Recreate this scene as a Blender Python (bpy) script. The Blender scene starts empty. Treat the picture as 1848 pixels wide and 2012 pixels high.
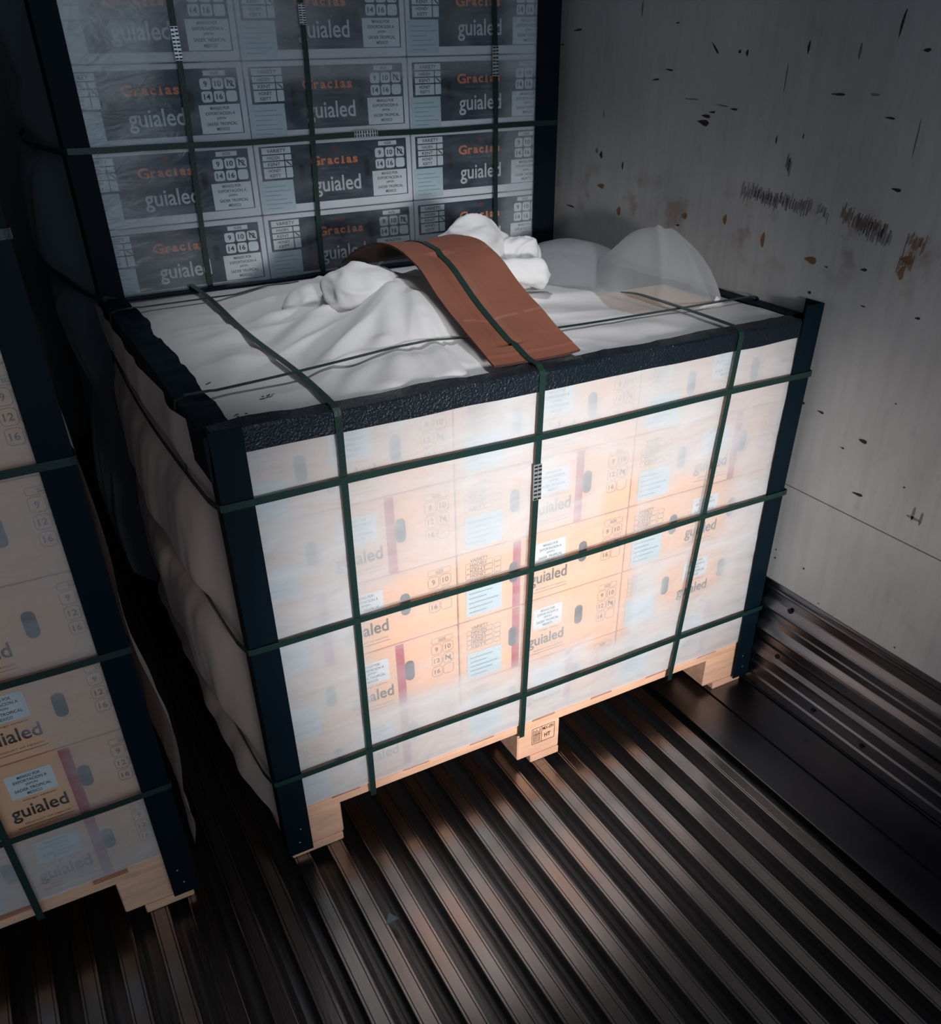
import bpy, math, random
from mathutils import Vector, Matrix, noise
random.seed(7)
SC = bpy.context.scene
COL = SC.collection

# ------------------------------------------------------------------ camera
RT = Vector((0.8790787, -0.4764329, -0.01524239))
UP = Vector((0.27589127, 0.48245743, 0.83133557))
FW = Vector((0.38872181, 0.73501464, -0.55556173))
cd = bpy.data.cameras.new('camera')
cam = bpy.data.objects.new('camera', cd)
COL.objects.link(cam)
M = Matrix.Identity(4)
for i in range(3):
    M[i][0] = RT[i]; M[i][1] = UP[i]; M[i][2] = -FW[i]
M.translation = Vector((-0.22235989, -1.19843811, 1.36639502))
cam.matrix_world = M
cd.sensor_fit = 'HORIZONTAL'
cd.sensor_width = 36
cd.lens = 36 * 1678.54 / 1848
cd.shift_x = (924 - 920.24) / 1848
cd.shift_y = (1203.75 - 1006) / 1848
cd.clip_start = 0.02
SC.camera = cam

# ------------------------------------------------------------------ world and light
w = bpy.data.worlds.new('world'); SC.world = w; w.use_nodes = True
w.node_tree.nodes['Background'].inputs[0].default_value = (0.30, 0.42, 0.60, 1)
w.node_tree.nodes['Background'].inputs[1].default_value = 0.12

def light(name, kind, loc, aim, energy, color, **kw):
    d = bpy.data.lights.new(name, kind); d.energy = energy; d.color = color
    for k, v in kw.items(): setattr(d, k, v)
    o = bpy.data.objects.new(name, d); COL.objects.link(o); o.location = loc
    o.rotation_euler = (Vector(aim) - Vector(loc)).to_track_quat('-Z', 'Y').to_euler()
    return o
# daylight entering through the open rear doors of the trailer
light('door_daylight', 'AREA', (-0.2, -3.1, 1.5), (0.2, 0.6, 0.9), 22, (0.72, 0.87, 1.0), shape='RECTANGLE', size=2.2, size_y=1.9)
# added fill spot above the load, there to brighten the top sheet
light('sheet_fill_spot', 'SPOT', (0.50, 0.25, 2.42), (0.58, 0.42, 0.9), 40, (0.93, 0.96, 1.0), spot_size=math.radians(52), spot_blend=0.8, shadow_soft_size=0.12)
# narrow beam of brighter light that falls on the front load
light('door_sun_beam', 'SPOT', (0.12, -2.6, 1.15), (0.66, 0.0, 0.50), 450, (1.0, 0.975, 0.95), spot_size=math.radians(32), spot_blend=1.0, shadow_soft_size=0.16)

vs = SC.view_settings
SC.display_settings.display_device = 'sRGB'
vs.view_transform = 'Standard'; vs.look = 'None'; vs.exposure = 0.0; vs.gamma = 1.0; vs.use_curve_mapping = False

# ------------------------------------------------------------------ helpers
def sr(r, g, b):
    f = lambda c: (c / 255) / 12.92 if c / 255 <= 0.04045 else ((c / 255 + 0.055) / 1.055) ** 2.4
    return (f(r), f(g), f(b), 1)

class MB:
    def __init__(s): s.v = []; s.f = []; s.m = []
    def add(s, vs, fs, mi=0):
        n = len(s.v); s.v += [tuple(p) for p in vs]
        for f in fs: s.f.append(tuple(i + n for i in f)); s.m.append(mi)
    def box(s, x0, x1, y0, y1, z0, z1, mi=0):
        s.add([(x0,y0,z0),(x1,y0,z0),(x1,y1,z0),(x0,y1,z0),(x0,y0,z1),(x1,y0,z1),(x1,y1,z1),(x0,y1,z1)],
              [(0,3,2,1),(4,5,6,7),(0,1,5,4),(1,2,6,5),(2,3,7,6),(3,0,4,7)], mi)
    def bbox(s, x0, x1, y0, y1, z0, z1, b=0.002, mi=0):
        # box with chamfered edges
        P = []; idx = {}
        for i, x in enumerate((x0, x1)):
            for j, y in enumerate((y0, y1)):
                for k, z in enumerate((z0, z1)):
                    sx, sy, sz = (1 if i == 0 else -1), (1 if j == 0 else -1), (1 if k == 0 else -1)
                    idx[i,j,k,'x'] = len(P); P.append((x, y + sy*b, z + sz*b))
                    idx[i,j,k,'y'] = len(P); P.append((x + sx*b, y, z + sz*b))
                    idx[i,j,k,'z'] = len(P); P.append((x + sx*b, y + sy*b, z))
        F = []
        for i in (0, 1):
            F.append([idx[i,0,0,'x'], idx[i,1,0,'x'], idx[i,1,1,'x'], idx[i,0,1,'x']])
            F.append([idx[0,i,0,'y'], idx[1,i,0,'y'], idx[1,i,1,'y'], idx[0,i,1,'y']])
            F.append([idx[0,0,i,'z'], idx[1,0,i,'z'], idx[1,1,i,'z'], idx[0,1,i,'z']])
        for a in (0, 1):
            for c in (0, 1):
                F.append([idx[a,c,0,'x'], idx[a,c,1,'x'], idx[a,c,1,'y'], idx[a,c,0,'y']])
                F.append([idx[a,0,c,'x'], idx[a,1,c,'x'], idx[a,1,c,'z'], idx[a,0,c,'z']])
                F.append([idx[0,a,c,'y'], idx[1,a,c,'y'], idx[1,a,c,'z'], idx[0,a,c,'z']])
        for i in (0, 1):
            for j in (0, 1):
                for k in (0, 1): F.append([idx[i,j,k,'x'], idx[i,j,k,'y'], idx[i,j,k,'z']])
        cx, cy, cz = (x0+x1)/2, (y0+y1)/2, (z0+z1)/2
        for q, f in enumerate(F):
            p = [Vector(P[t]) for t in f]
            n = (p[1]-p[0]).cross(p[2]-p[0]); c = sum(p, Vector())/len(p) - Vector((cx,cy,cz))
            if n.dot(c) < 0: F[q] = f[::-1]
        s.add(P, F, mi)
    def face_poly(s, pts, y, mi=0):
        # polygon on the carton face (x, z), facing -Y
        s.add([(x, y, z) for x, z in pts], [tuple(range(len(pts)))], mi)
    def rect(s, x0, x1, z0, z1, y, mi=0): s.face_poly([(x0,z0),(x1,z0),(x1,z1),(x0,z1)], y, mi)
    def ring(s, x0, x1, z0, z1, r, t, y, mi=0):
        a = rr(x0, x1, z0, z1, r); b = rr(x0+t, x1-t, z0+t, z1-t, max(r-t, 1e-4)); n = len(a)
        s.add([(x,y,z) for x,z in a] + [(x,y,z) for x,z in b], [(i,(i+1)%n,n+(i+1)%n,n+i) for i in range(n)], mi)
    def text(s, body, x0, x1, z0, z1, y, mi=0, bold=0.0, y_ref=None):
        # lettering fitted to a box: z0..z1 is baseline..cap height of the string
        me, (ax, bx, az, bz) = glyphs(body, bold)
        sx = (x1-x0)/(bx-ax); sz = (z1-z0)/(bz-(az if y_ref is None else y_ref))
        base = az if y_ref is None else y_ref
        s.add([(x0+(vx-ax)*sx, y, z0+(vz-base)*sz) for vx, vz in me[0]], me[1], mi)
    def build(s, name, mats, parent=None, smooth=False):
        me = bpy.data.meshes.new(name); me.from_pydata(s.v, [], s.f)
        mats = mats if isinstance(mats, (list, tuple)) else [mats]
        for m in mats: me.materials.append(m)
        if len(mats) > 1:
            for p, mi in zip(me.polygons, s.m): p.material_index = mi
        if smooth:
            for p in me.polygons: p.use_smooth = True
        me.update()
        o = bpy.data.objects.new(name, me); COL.objects.link(o)
        if parent: o.parent = parent
        return o

def rr(x0, x1, z0, z1, r, n=4):
    out = []
    for cx, cz, a0 in ((x1-r, z0+r, -90), (x1-r, z1-r, 0), (x0+r, z1-r, 90), (x0+r, z0+r, 180)):
        for i in range(n+1):
            a = math.radians(a0 + 90*i/n); out.append((cx + r*math.cos(a), cz + r*math.sin(a)))
    return out

_g = {}
def glyphs(body, bold):
    if (body, bold) in _g: return _g[(body, bold)]
    c = bpy.data.curves.new('t', 'FONT'); c.body = body; c.resolution_u = 3; c.offset = bold
    c.fill_mode = 'FRONT'
    o = bpy.data.objects.new('t', c); COL.objects.link(o)
    dg = bpy.context.evaluated_depsgraph_get(); dg.update()
    me = bpy.data.meshes.new_from_object(o.evaluated_get(dg))
    V = [(v.co.x, v.co.y) for v in me.vertices]; F = [tuple(p.vertices) for p in me.polygons]
    bpy.data.objects.remove(o); bpy.data.curves.remove(c); bpy.data.meshes.remove(me)
    xs = [p[0] for p in V]; zs = [p[1] for p in V]
    _g[(body, bold)] = ((V, F), (min(xs), max(xs), min(zs), max(zs)))
    return _g[(body, bold)]

def tag(o, label=None, cat=None, group=None, kind=None):
    for k, v in (('label', label), ('category', cat), ('group', group), ('kind', kind)):
        if v: o[k] = v
    return o
def empty(name, loc):
    o = bpy.data.objects.new(name, None); COL.objects.link(o); o.location = loc; o.empty_display_size = 0.05
    return o
def copy_tree(o, parent=None):
    c = o.copy(); COL.objects.link(c); c.parent = parent
    for ch in [x for x in bpy.data.objects if x.parent is o]: copy_tree(ch, c)
    return c

def mat(name, color, rough=0.6, metal=0.0, spec=0.5, var=0.0, vscale=8, bump=0.0, bscale=60, stretch=(1,1,1), trans=0.0, coat=0.0):
    m = bpy.data.materials.new(name); m.use_nodes = True; nt = m.node_tree; N = nt.nodes; L = nt.links
    b = N['Principled BSDF']; b.inputs['Base Color'].default_value = color; b.inputs['Roughness'].default_value = rough
    b.inputs['Metallic'].default_value = metal; b.inputs['Specular IOR Level'].default_value = spec; b.inputs['Coat Weight'].default_value = coat
    if trans: b.inputs['Transmission Weight'].default_value = trans
    tc = N.new('ShaderNodeTexCoord'); mp = N.new('ShaderNodeMapping'); mp.inputs['Scale'].default_value = stretch
    L.new(tc.outputs['Object'], mp.inputs['Vector'])
    if var:
        n = N.new('ShaderNodeTexNoise'); n.inputs['Scale'].default_value = vscale; n.inputs['Detail'].default_value = 5
        L.new(mp.outputs[0], n.inputs['Vector'])
        mx = N.new('ShaderNodeMix'); mx.data_type = 'RGBA'
        mx.inputs[6].default_value = tuple(c*(1-var) for c in color[:3]) + (1,); mx.inputs[7].default_value = tuple(min(1, c*(1+var)) for c in color[:3]) + (1,)
        rp = N.new('ShaderNodeValToRGB'); rp.color_ramp.elements[0].position = 0.3; rp.color_ramp.elements[1].position = 0.7
        L.new(n.outputs['Fac'], rp.inputs[0]); L.new(rp.outputs[0], mx.inputs[0]); L.new(mx.outputs[2], b.inputs['Base Color'])
    if bump:
        n2 = N.new('ShaderNodeTexNoise'); n2.inputs['Scale'].default_value = bscale; n2.inputs['Detail'].default_value = 6
        L.new(mp.outputs[0], n2.inputs['Vector'])
        bp = N.new('ShaderNodeBump'); bp.inputs['Strength'].default_value = bump; bp.inputs['Distance'].default_value = 0.004
        L.new(n2.outputs['Fac'], bp.inputs['Height']); L.new(bp.outputs[0], b.inputs['Normal'])
    return m

MT = {}
MT['floor'] = mat('floor_aluminium', sr(146,141,140), 0.23, 1.0, var=0.15, vscale=5, bump=0.05, bscale=60, stretch=(5,0.4,5))
MT['groove'] = mat('floor_groove_dirty_shaded_aluminium', sr(98,96,98), 0.34, 0.9, var=0.25, vscale=5, bump=0.12, bscale=50, stretch=(5,0.5,5))  # darker than the rib tops: dirt, with groove shade put into the colour
MT['kick'] = mat('kick_plate_aluminium', sr(112,113,118), 0.27, 1.0, var=0.3, vscale=5, bump=0.08, bscale=50, stretch=(1,0.5,9))
MT['plate'] = mat('floor_side_plate', sr(112,113,118), 0.30, 1.0, var=0.15, vscale=6, bump=0.06, bscale=40, stretch=(3,0.5,3))
MT['bolt'] = mat('bolt_steel', sr(30,30,34), 0.5, 0.6)
MT['wood'] = mat('pine', sr(238,186,154), 0.75, var=0.15, vscale=6, bump=0.25, bscale=40, stretch=(1.5,8,10))
MT['ink'] = mat('stamp_ink', sr(70,45,36), 0.8)
MT['kraft'] = mat('kraft_card', sr(234,184,146), 0.8, var=0.06, vscale=7)
MT['kraftline'] = mat('print_black_on_kraft', sr(48,42,36), 0.8)
MT['thin'] = mat('print_brown_thin', sr(84,58,42), 0.8)
MT['hole'] = mat('hand_hole_shade', sr(44,50,60), 0.9)  # shade inside the hand hole, put into the colour of a flat patch
MT['red'] = mat('red_print', sr(176,24,52), 0.6)
MT['label'] = mat('label_paper', sr(214,222,228), 0.5)
MT['label2'] = mat('label_paper_blue', sr(186,206,214), 0.45)
MT['print'] = mat('label_print', sr(48,56,66), 0.7)
MT['faint'] = mat('label_faint_print', sr(130,146,156), 0.7)
MT['white'] = mat('white_card', sr(216,220,228), 0.7, var=0.05)
MT['navy'] = mat('navy_print', sr(38,56,72), 0.55, var=0.12, vscale=5)
MT['navyl'] = mat('navy_line', sr(34,48,62), 0.6)
MT['grey'] = mat('grey_print', sr(204,210,216), 0.6)
MT['dim'] = mat('dim_grey_print', sr(96,112,126), 0.6)
MT['orange'] = mat('orange_print', sr(228,132,84), 0.6)
MT['post'] = mat('navy_plastic_board', sr(7,23,33), 0.55, spec=0.10, var=0.12, vscale=4, bump=0.05, bscale=30)
MT['strap'] = mat('green_pet_strap', sr(24,48,44), 0.35, spec=0.35, bump=0.15, bscale=300)
MT['sealm'] = mat('seal_metal', sr(205,210,214), 0.3, 0.7)
MT['sealk'] = mat('seal_black', sr(14,16,20), 0.5)
MT['board'] = mat('brown_cardboard', sr(128,78,60), 0.60, spec=0.3, var=0.14, vscale=6, bump=0.4, bscale=22)
MT['boardedge'] = mat('cardboard_edge', sr(60,30,24), 0.85)
MT['fold'] = mat('cardboard_crease', sr(138,87,68), 0.6)

# ------------------------------------------------------------------ the trailer
def floor_mesh():
    b = MB(); prof = []
    x = -1.5
    P = 0.0705; ph = 0.0719
    k0 = int((-1.5 - ph) / P)
    prof.append((-1.5, -0.030))
    for k in range(k0, 14):
        a = ph + k*P
        if a < -1.49 or a + 0.034 > 0.99: continue
        prof += [(a+0.003, -0.030), (a+0.0015, -0.006), (a, -0.003), (a, -0.0008), (a+0.001, 0), (a+0.0045, 0), (a+0.0055, -0.0012), (a+0.0065, 0),
                 (a+0.027, 0), (a+0.028, -0.0012), (a+0.029, 0), (a+0.0325, 0), (a+0.0335, -0.0008), (a+0.0335, -0.003), (a+0.032, -0.006), (a+0.030, -0.030)]
        prof += [(a+0.040, -0.030), (a+0.050, -0.0285), (a+0.061, -0.030)]
    prof += [(0.9755, -0.030), (0.977, -0.004), (0.978, -0.0008), (0.979, 0), (1.081, 0), (1.0825, -0.005), (1.0855, -0.005), (1.087, 0.0012), (1.195, 0.0012), (1.199, -0.004), (1.215, -0.004)]
    ys = [-2.7, -1.2, -0.6, -0.3, 0.0, 0.5, 1.2, 2.6]
    n = len(prof)
    V = [(px, y, pz) for y in ys for px, pz in prof]
    for j in range(len(ys)-1):
        for i in range(n-1):
            top = min(prof[i][1], prof[i+1][1]) > -0.004
            b.f.append((j*n+i, j*n+i+1, (j+1)*n+i+1, (j+1)*n+i)); b.m.append(2 if prof[i][0] > 0.97 else (0 if top else 1))
    b.v = V; return b
tag(floor_mesh().build('floor', [MT['floor'], MT['groove'], MT['plate']]), kind='structure')

def wall_material():
    m = bpy.data.materials.new('wall_panel'); m.use_nodes = True; nt = m.node_tree; N = nt.nodes; L = nt.links
    b = N['Principled BSDF']; b.inputs['Roughness'].default_value = 0.55; b.inputs['Specular IOR Level'].default_value = 0.3
    tc = N.new('ShaderNodeTexCoord')
    def noi(scale, detail, st=(1,1,1)):
        mp = N.new('ShaderNodeMapping'); mp.inputs['Scale'].default_value = st; L.new(tc.outputs['Object'], mp.inputs[0])
        n = N.new('ShaderNodeTexNoise'); n.inputs['Scale'].default_value = scale; n.inputs['Detail'].default_value = detail; L.new(mp.outputs[0], n.inputs[0]); return n
    def ramp(src, p0, p1, c0, c1):
        r = N.new('ShaderNodeValToRGB'); r.color_ramp.elements[0].position = p0; r.color_ramp.elements[1].position = p1
        r.color_ramp.elements[0].color = c0; r.color_ramp.elements[1].color = c1; L.new(src, r.inputs[0]); return r
    def mul(a, c, fac=1.0, mode='MULTIPLY'):
        x = N.new('ShaderNodeMix'); x.data_type = 'RGBA'; x.blend_type = mode; x.inputs[0].default_value = fac
        L.new(a, x.inputs[6]); L.new(c, x.inputs[7]); return x.outputs[2]
    base = ramp(noi(3.0, 6).outputs['Fac'], 0.3, 0.7, sr(166,164,164), sr(190,187,186)).outputs[0]
    streak = ramp(noi(10, 4, (1, 5, 0.5)).outputs['Fac'], 0.40, 0.72, (1,1,1,1), (0.90,0.89,0.90,1)).outputs[0]
    spots = ramp(noi(22, 3, (1,1,1)).outputs['Fac'], 0.62, 0.74, (1,1,1,1), (0.80,0.79,0.82,1)).outputs[0]
    fine = ramp(noi(120, 2, (1,1,0.25)).outputs['Fac'], 0.66, 0.74, (1,1,1,1), (0.75,0.73,0.72,1)).outputs[0]
    c = mul(mul(mul(base, streak), spots, 0.5), fine, 0.3)
    # rusty band of rubbing at load height
    sx = N.new('ShaderNodeSeparateXYZ'); L.new(tc.outputs['Object'], sx.inputs[0])
    mr = N.new('ShaderNodeMapRange'); mr.inputs[1].default_value = 0.94; mr.inputs[2].default_value = 1.03; L.new(sx.outputs['Z'], mr.inputs[0])
    mr2 = N.new('ShaderNodeMapRange'); mr2.inputs[1].default_value = 1.12; mr2.inputs[2].default_value = 1.06; L.new(sx.outputs['Z'], mr2.inputs[0])
    mm = N.new('ShaderNodeMath'); mm.operation = 'MULTIPLY'; L.new(mr.outputs[0], mm.inputs[0]); L.new(mr2.outputs[0], mm.inputs[1])
    rn = ramp(noi(14, 5).outputs['Fac'], 0.54, 0.66, (0,0,0,1), (1,1,1,1))
    m3 = N.new('ShaderNodeMath'); m3.operation = 'MULTIPLY'; L.new(mm.outputs[0], m3.inputs[0]); L.new(rn.outputs[0], m3.inputs[1])
    m4 = N.new('ShaderNodeMath'); m4.operation = 'MULTIPLY'; m4.inputs[1].default_value = 0.55; L.new(m3.outputs[0], m4.inputs[0])
    x = N.new('ShaderNodeMix'); x.data_type = 'RGBA'; L.new(m4.outputs[0], x.inputs[0]); L.new(c, x.inputs[6]); x.inputs[7].default_value = sr(128,96,70)
    L.new(x.outputs[2], b.inputs['Base Color'])
    bp = N.new('ShaderNodeBump'); bp.inputs['Strength'].default_value = 0.06; bp.inputs['Distance'].default_value = 0.004
    L.new(noi(30, 4).outputs['Fac'], bp.inputs['Height']); L.new(bp.outputs[0], b.inputs['Normal'])
    return m
MT['wall'] = wall_material()
MT['gouge'] = mat('wall_gouge', sr(44,38,40), 0.9)
MT['rust'] = mat('wall_rust', sr(126,92,66), 0.9, var=0.3, vscale=30)
MT['scuff'] = mat('wall_scuff', sr(116,110,110), 0.9, var=0.2, vscale=40)
MT['dark'] = mat('trailer_dark_panel', sr(92,94,100), 0.6)

XW = 1.2114
MARKS = [(0.889,1.386,0.05,0.006),(0.954,1.357,0.023,0.004),(0.519,1.393,0.015,0.004),(0.395,1.349,0.040,0.007),(0.323,1.342,0.011,0.009),(0.302,1.34,0.010,0.016),(0.147,1.349,0.008,0.03),(0.532,1.309,0.036,0.005),(0.575,1.29,0.035,0.005),(0.404,1.216,0.046,0.016),(0.398,1.228,0.036,0.010),(0.380,1.236,0.026,0.006),(0.318,1.244,0.028,0.006),(0.354,1.249,0.055,0.002),(0.06,1.278,0.043,0.006),(-0.06,1.247,0.029,0.005),(-0.044,1.382,0.007,0.06),(-0.102,1.344,0.019,0.008),(0.189,1.198,0.005,0.022),(0.123,1.208,0.004,0.014),(0.147,1.159,0.007,0.035),(-0.106,1.141,0.029,0.008),(0.887,0.996,0.054,0.006),(0.671,1.111,0.009,0.026),(0.762,1.127,0.016,0.022),(-0.077,1.004,0.02,0.008),(0.037,0.941,0.013,0.009),(-0.093,0.942,0.017,0.004),(-0.211,0.946,0.015,0.006),(0.009,0.994,0.013,0.004),(0.449,1.008,0.018,0.006),(-0.005,0.726,0.010,0.008),(-0.052,0.722,0.023,0.007),(-0.165,0.699,0.026,0.012),(-0.123,0.669,0.014,0.005),(-0.183,0.591,0.036,0.009),(-0.014,0.379,0.008,0.005),(-0.016,0.358,0.008,0.006),(-0.099,0.372,0.008,0.007),(-0.278,0.645,0.007,0.005),(-0.358,0.317,0.007,0.006),(-0.158,0.312,0.007,0.004),(-0.214,0.79,0.006,0.004)]
def right_wall():
    b = MB()
    b.box(XW, XW+0.05, -2.7, 2.6, 0.541, 2.5, 0)
    b.box(XW, XW+0.05, -2.7, 2.6, 0.20, 0.5385, 0)
    b.box(XW+0.0025, XW+0.05, -2.7, 2.6, 0.5385, 0.541, 1)
    rnd = random.Random(3)
    def blob(cy, cz, wy, wz, mi, lift=0.0004, rot=0.0, n=22, taper=True):
        pts = []
        for i in range(n):
            a = 2*math.pi*i/n; r = 1 + rnd.uniform(-0.12, 0.10)
            u = math.cos(a)*r*wy/2; v = math.sin(a)*r*wz/2*(1 - (0.6*math.cos(a) if taper else 0))
            c, s = math.cos(rot), math.sin(rot)
            pts.append((XW-lift, cy+u*c-v*s, cz+u*s+v*c))
        b.add(pts, [tuple(range(n))[::-1]], mi)
    for i, (y, z, wy, wz) in enumerate(MARKS): blob(y, z, wy*0.75, wz*0.62, 1, rot=(0.7 if i == 3 else 0.12*rnd.uniform(-1,1)))
    # the scrubbed hatch marks and rust along the load line
    def hatch(y0, z0, y1, z1, n, h, mi):
        for i in range(n):
            t = (i + rnd.uniform(-0.2,0.2))/n; y = y0+(y1-y0)*t; z = z0+(z1-z0)*t + rnd.uniform(-0.006,0.006)
            hh = h*rnd.uniform(0.4,1.0); ww = rnd.uniform(0.0010,0.0019)
            b.add([(XW-0.0006,y,z-hh/2),(XW-0.0006,y-ww,z-hh/2),(XW-0.0006,y-ww-0.002,z+hh/2),(XW-0.0006,y-0.002,z+hh/2)], [(0,1,2,3)], mi)
    hatch(0.263,1.099,0.07,1.090,60,0.032,2); hatch(0.225,1.098,0.13,1.094,12,0.022,1); hatch(0.03,1.080,0.06,1.092,8,0.02,2)
    hatch(0.0,1.091,-0.105,1.074,36,0.030,3); hatch(-0.04,1.080,-0.12,1.060,30,0.034,2); hatch(-0.150,1.07,-0.19,1.06,12,0.03,3)
    hatch(-0.145,1.03,-0.175,1.035,9,0.034,3); hatch(0.155,1.165,0.14,1.150,5,0.03,2)
    for y, z, wy, wz in ((0.183,1.017,0.012,0.026),(-0.161,1.035,0.026,0.014),(0.674,1.01,0.016,0.02),(0.755,1.058,0.03,0.01),(0.05,1.0,0.03,0.012),(0.43,1.03,0.02,0.012),(-0.155,1.012,0.014,0.02),(0.30,1.04,0.012,0.018)):
        blob(y, z, wy, wz, 3, 0.0003)
    for y, z, wy, wz in ((-0.314,0.595,0.03,0.006),(-0.312,0.603,0.006,0.03),(-0.33,0.60,0.006,0.028),(0.642,1.421,0.006,0.03),(0.76,1.215,0.004,0.02),(-0.122,1.22,0.003,0.06),(0.19,1.30,0.003,0.05),(0.03,1.343,0.006,0.025),(0.448,1.257,0.045,0.003),(-0.02,1.28,0.02,0.004),(0.78,1.135,0.012,0.012)):
        blob(y, z, wy, wz, 2, 0.0003, taper=False)
    return b
tag(right_wall().build('wall_right', [MT['wall'], MT['gouge'], MT['scuff'], MT['rust']]), kind='structure')

def kick():
    b = MB()
    # (depth from the wall towards the room, height)
    pr = [(0.0,0.302),(0.003,0.302),(0.0035,0.297),(0.0035,0.290),(0.007,0.289),(0.0075,0.284),(0.004,0.279),(0.004,0.262),(0.0045,0.258),
          (0.013,0.243),(0.0145,0.238),(0.0125,0.233),(0.005,0.228),(0.004,0.212),(0.0055,0.208),(0.0055,0.192),
          (0.014,0.178),(0.0155,0.172),(0.0135,0.166),(0.006,0.161),(0.005,0.146),(0.001,0.144),(0.001,0.136),(0.0065,0.134),(0.0075,0.116),
          (0.0135,0.104),(0.0145,0.099),(0.0125,0.095),(0.0065,0.092),(0.0055,0.070),(0.009,0.066),(0.009,0.058),(0.006,0.055),(0.006,0.034),(0.010,0.030),(0.010,0.004),(0.006,0.001),(0.0,0.0)]
    ys = [-2.7, -0.6, -0.2, 0.2, 2.6]; n = len(pr)
    V = [(XW-d, y, z) for y in ys for d, z in pr]
    b.add(V, [(j*n+i, (j+1)*n+i, (j+1)*n+i+1, j*n+i+1) for j in range(len(ys)-1) for i in range(n-1)])
    return b
kp = tag(kick().build('baseboard_right', MT['kick']), kind='structure')
def bolt(y, z):
    b = MB(); n = 14
    for (r0, d0, r1, d1) in ((0.0058,0.0070,0.0058,0.0095),(0.0058,0.0095,0.0038,0.0105),(0.0038,0.0105,0.002,0.009)):
        b.add([(XW-d0, y+r0*math.cos(2*math.pi*i/n), z+r0*math.sin(2*math.pi*i/n)) for i in range(n)] + [(XW-d1, y+r1*math.cos(2*math.pi*i/n), z+r1*math.sin(2*math.pi*i/n)) for i in range(n)],
              [(i,(i+1)%n,n+(i+1)%n,n+i) for i in range(n)])
    b.add([(XW-0.009, y+0.002*math.cos(2*math.pi*i/n), z+0.002*math.sin(2*math.pi*i/n)) for i in range(n)], [tuple(range(n))])
    return b
for (y, z) in ((-0.095,0.257),(-0.089,0.122),(-0.36,0.050),(-0.545,0.137),(-0.56,0.05),(-0.22,0.050),(-0.37,0.172)):
    if (y, z) == (-0.37,0.172): continue
    bolt(y, z).build('bolt', MT['bolt'], kp)
b = MB(); b.box(-1.56, -1.5, -2.7, 2.6, -0.03, 2.5); tag(b.build('wall_left', MT['dark']), kind='structure')
b = MB(); b.box(-1.56, XW+0.05, 2.6, 2.66, -0.03, 2.5); tag(b.build('wall_back', MT['dark']), kind='structure')
b = MB(); b.box(-1.56, XW+0.05, -2.7, 2.66, 2.5, 2.56); tag(b.build('ceiling', MT['dark']), kind='structure')

# ------------------------------------------------------------------ pallets
def pallet(loc, label):
    r = empty('wooden_pallet', loc)
    tag(r, label, 'pallet', 'wooden pallets on the trailer floor')
    W, D = 1.19, 0.88
    for bx0, bx1 in ((0.012,0.113),(0.528,0.638),(1.066,1.176)):
        for by0 in (0.0, 0.39, 0.78):
            m = MB(); m.bbox(bx0, bx1, by0, by0+0.10, 0.0205, 0.1005, 0.0025)
            bl = m.build('block', MT['wood'], r)
            if by0 == 0.0 and bx0 > 0.5 and bx0 < 0.6:
                t = MB(); y = -0.0006
                t.ring(0.565, 0.625, 0.052, 0.098, 0.002, 0.0012, y)
                t.rect(0.590, 0.5912, 0.052, 0.098, y)
                for k, (a, c) in enumerate(((0.569,0.094),(0.573,0.090),(0.577,0.094),(0.581,0.088),(0.585,0.094))): t.rect(a, a+0.0014, 0.056, c, y)
                t.text('MX-091', 0.593, 0.622, 0.084, 0.094, y, bold=0.01); t.text('HT', 0.598, 0.614, 0.062, 0.074, y, bold=0.02)
                t.rect(0.569, 0.588, 0.078, 0.0792, y)
                t.build('treatment_stamp', MT['ink'], r)
    for x0, x1 in ((0.0,0.110),(0.562,0.638),(1.10,1.19)):
        m = MB(); m.bbox(x0, x1, -0.002, D+0.002, 0.0002, 0.020, 0.002); m.build('runner_board', MT['wood'], r)
    for y0, y1 in ((0.0,0.10),(0.39,0.49),(0.78,0.88)):
        m = MB(); m.bbox(0.0, W, y0, y1, 0.1008, 0.1185, 0.002); m.build('cross_board', MT['wood'], r)
    for i in range(8):
        x = 0.0 + i*0.156
        m = MB(); m.bbox(x, x+0.098, 0.0, D, 0.1188, 0.1335, 0.002); m.build('deck_board', MT['wood'], r)
    return r
pallet((0.0, 0.0, 0.0), 'pale pine pallet under the low load in the middle of the floor')
pallet((-1.385, 0.01, 0.0), 'pine pallet under the load at the left edge of the picture')
pallet((0.0, 0.93, 0.0), 'pallet under the tall stack behind the low load')

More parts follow.
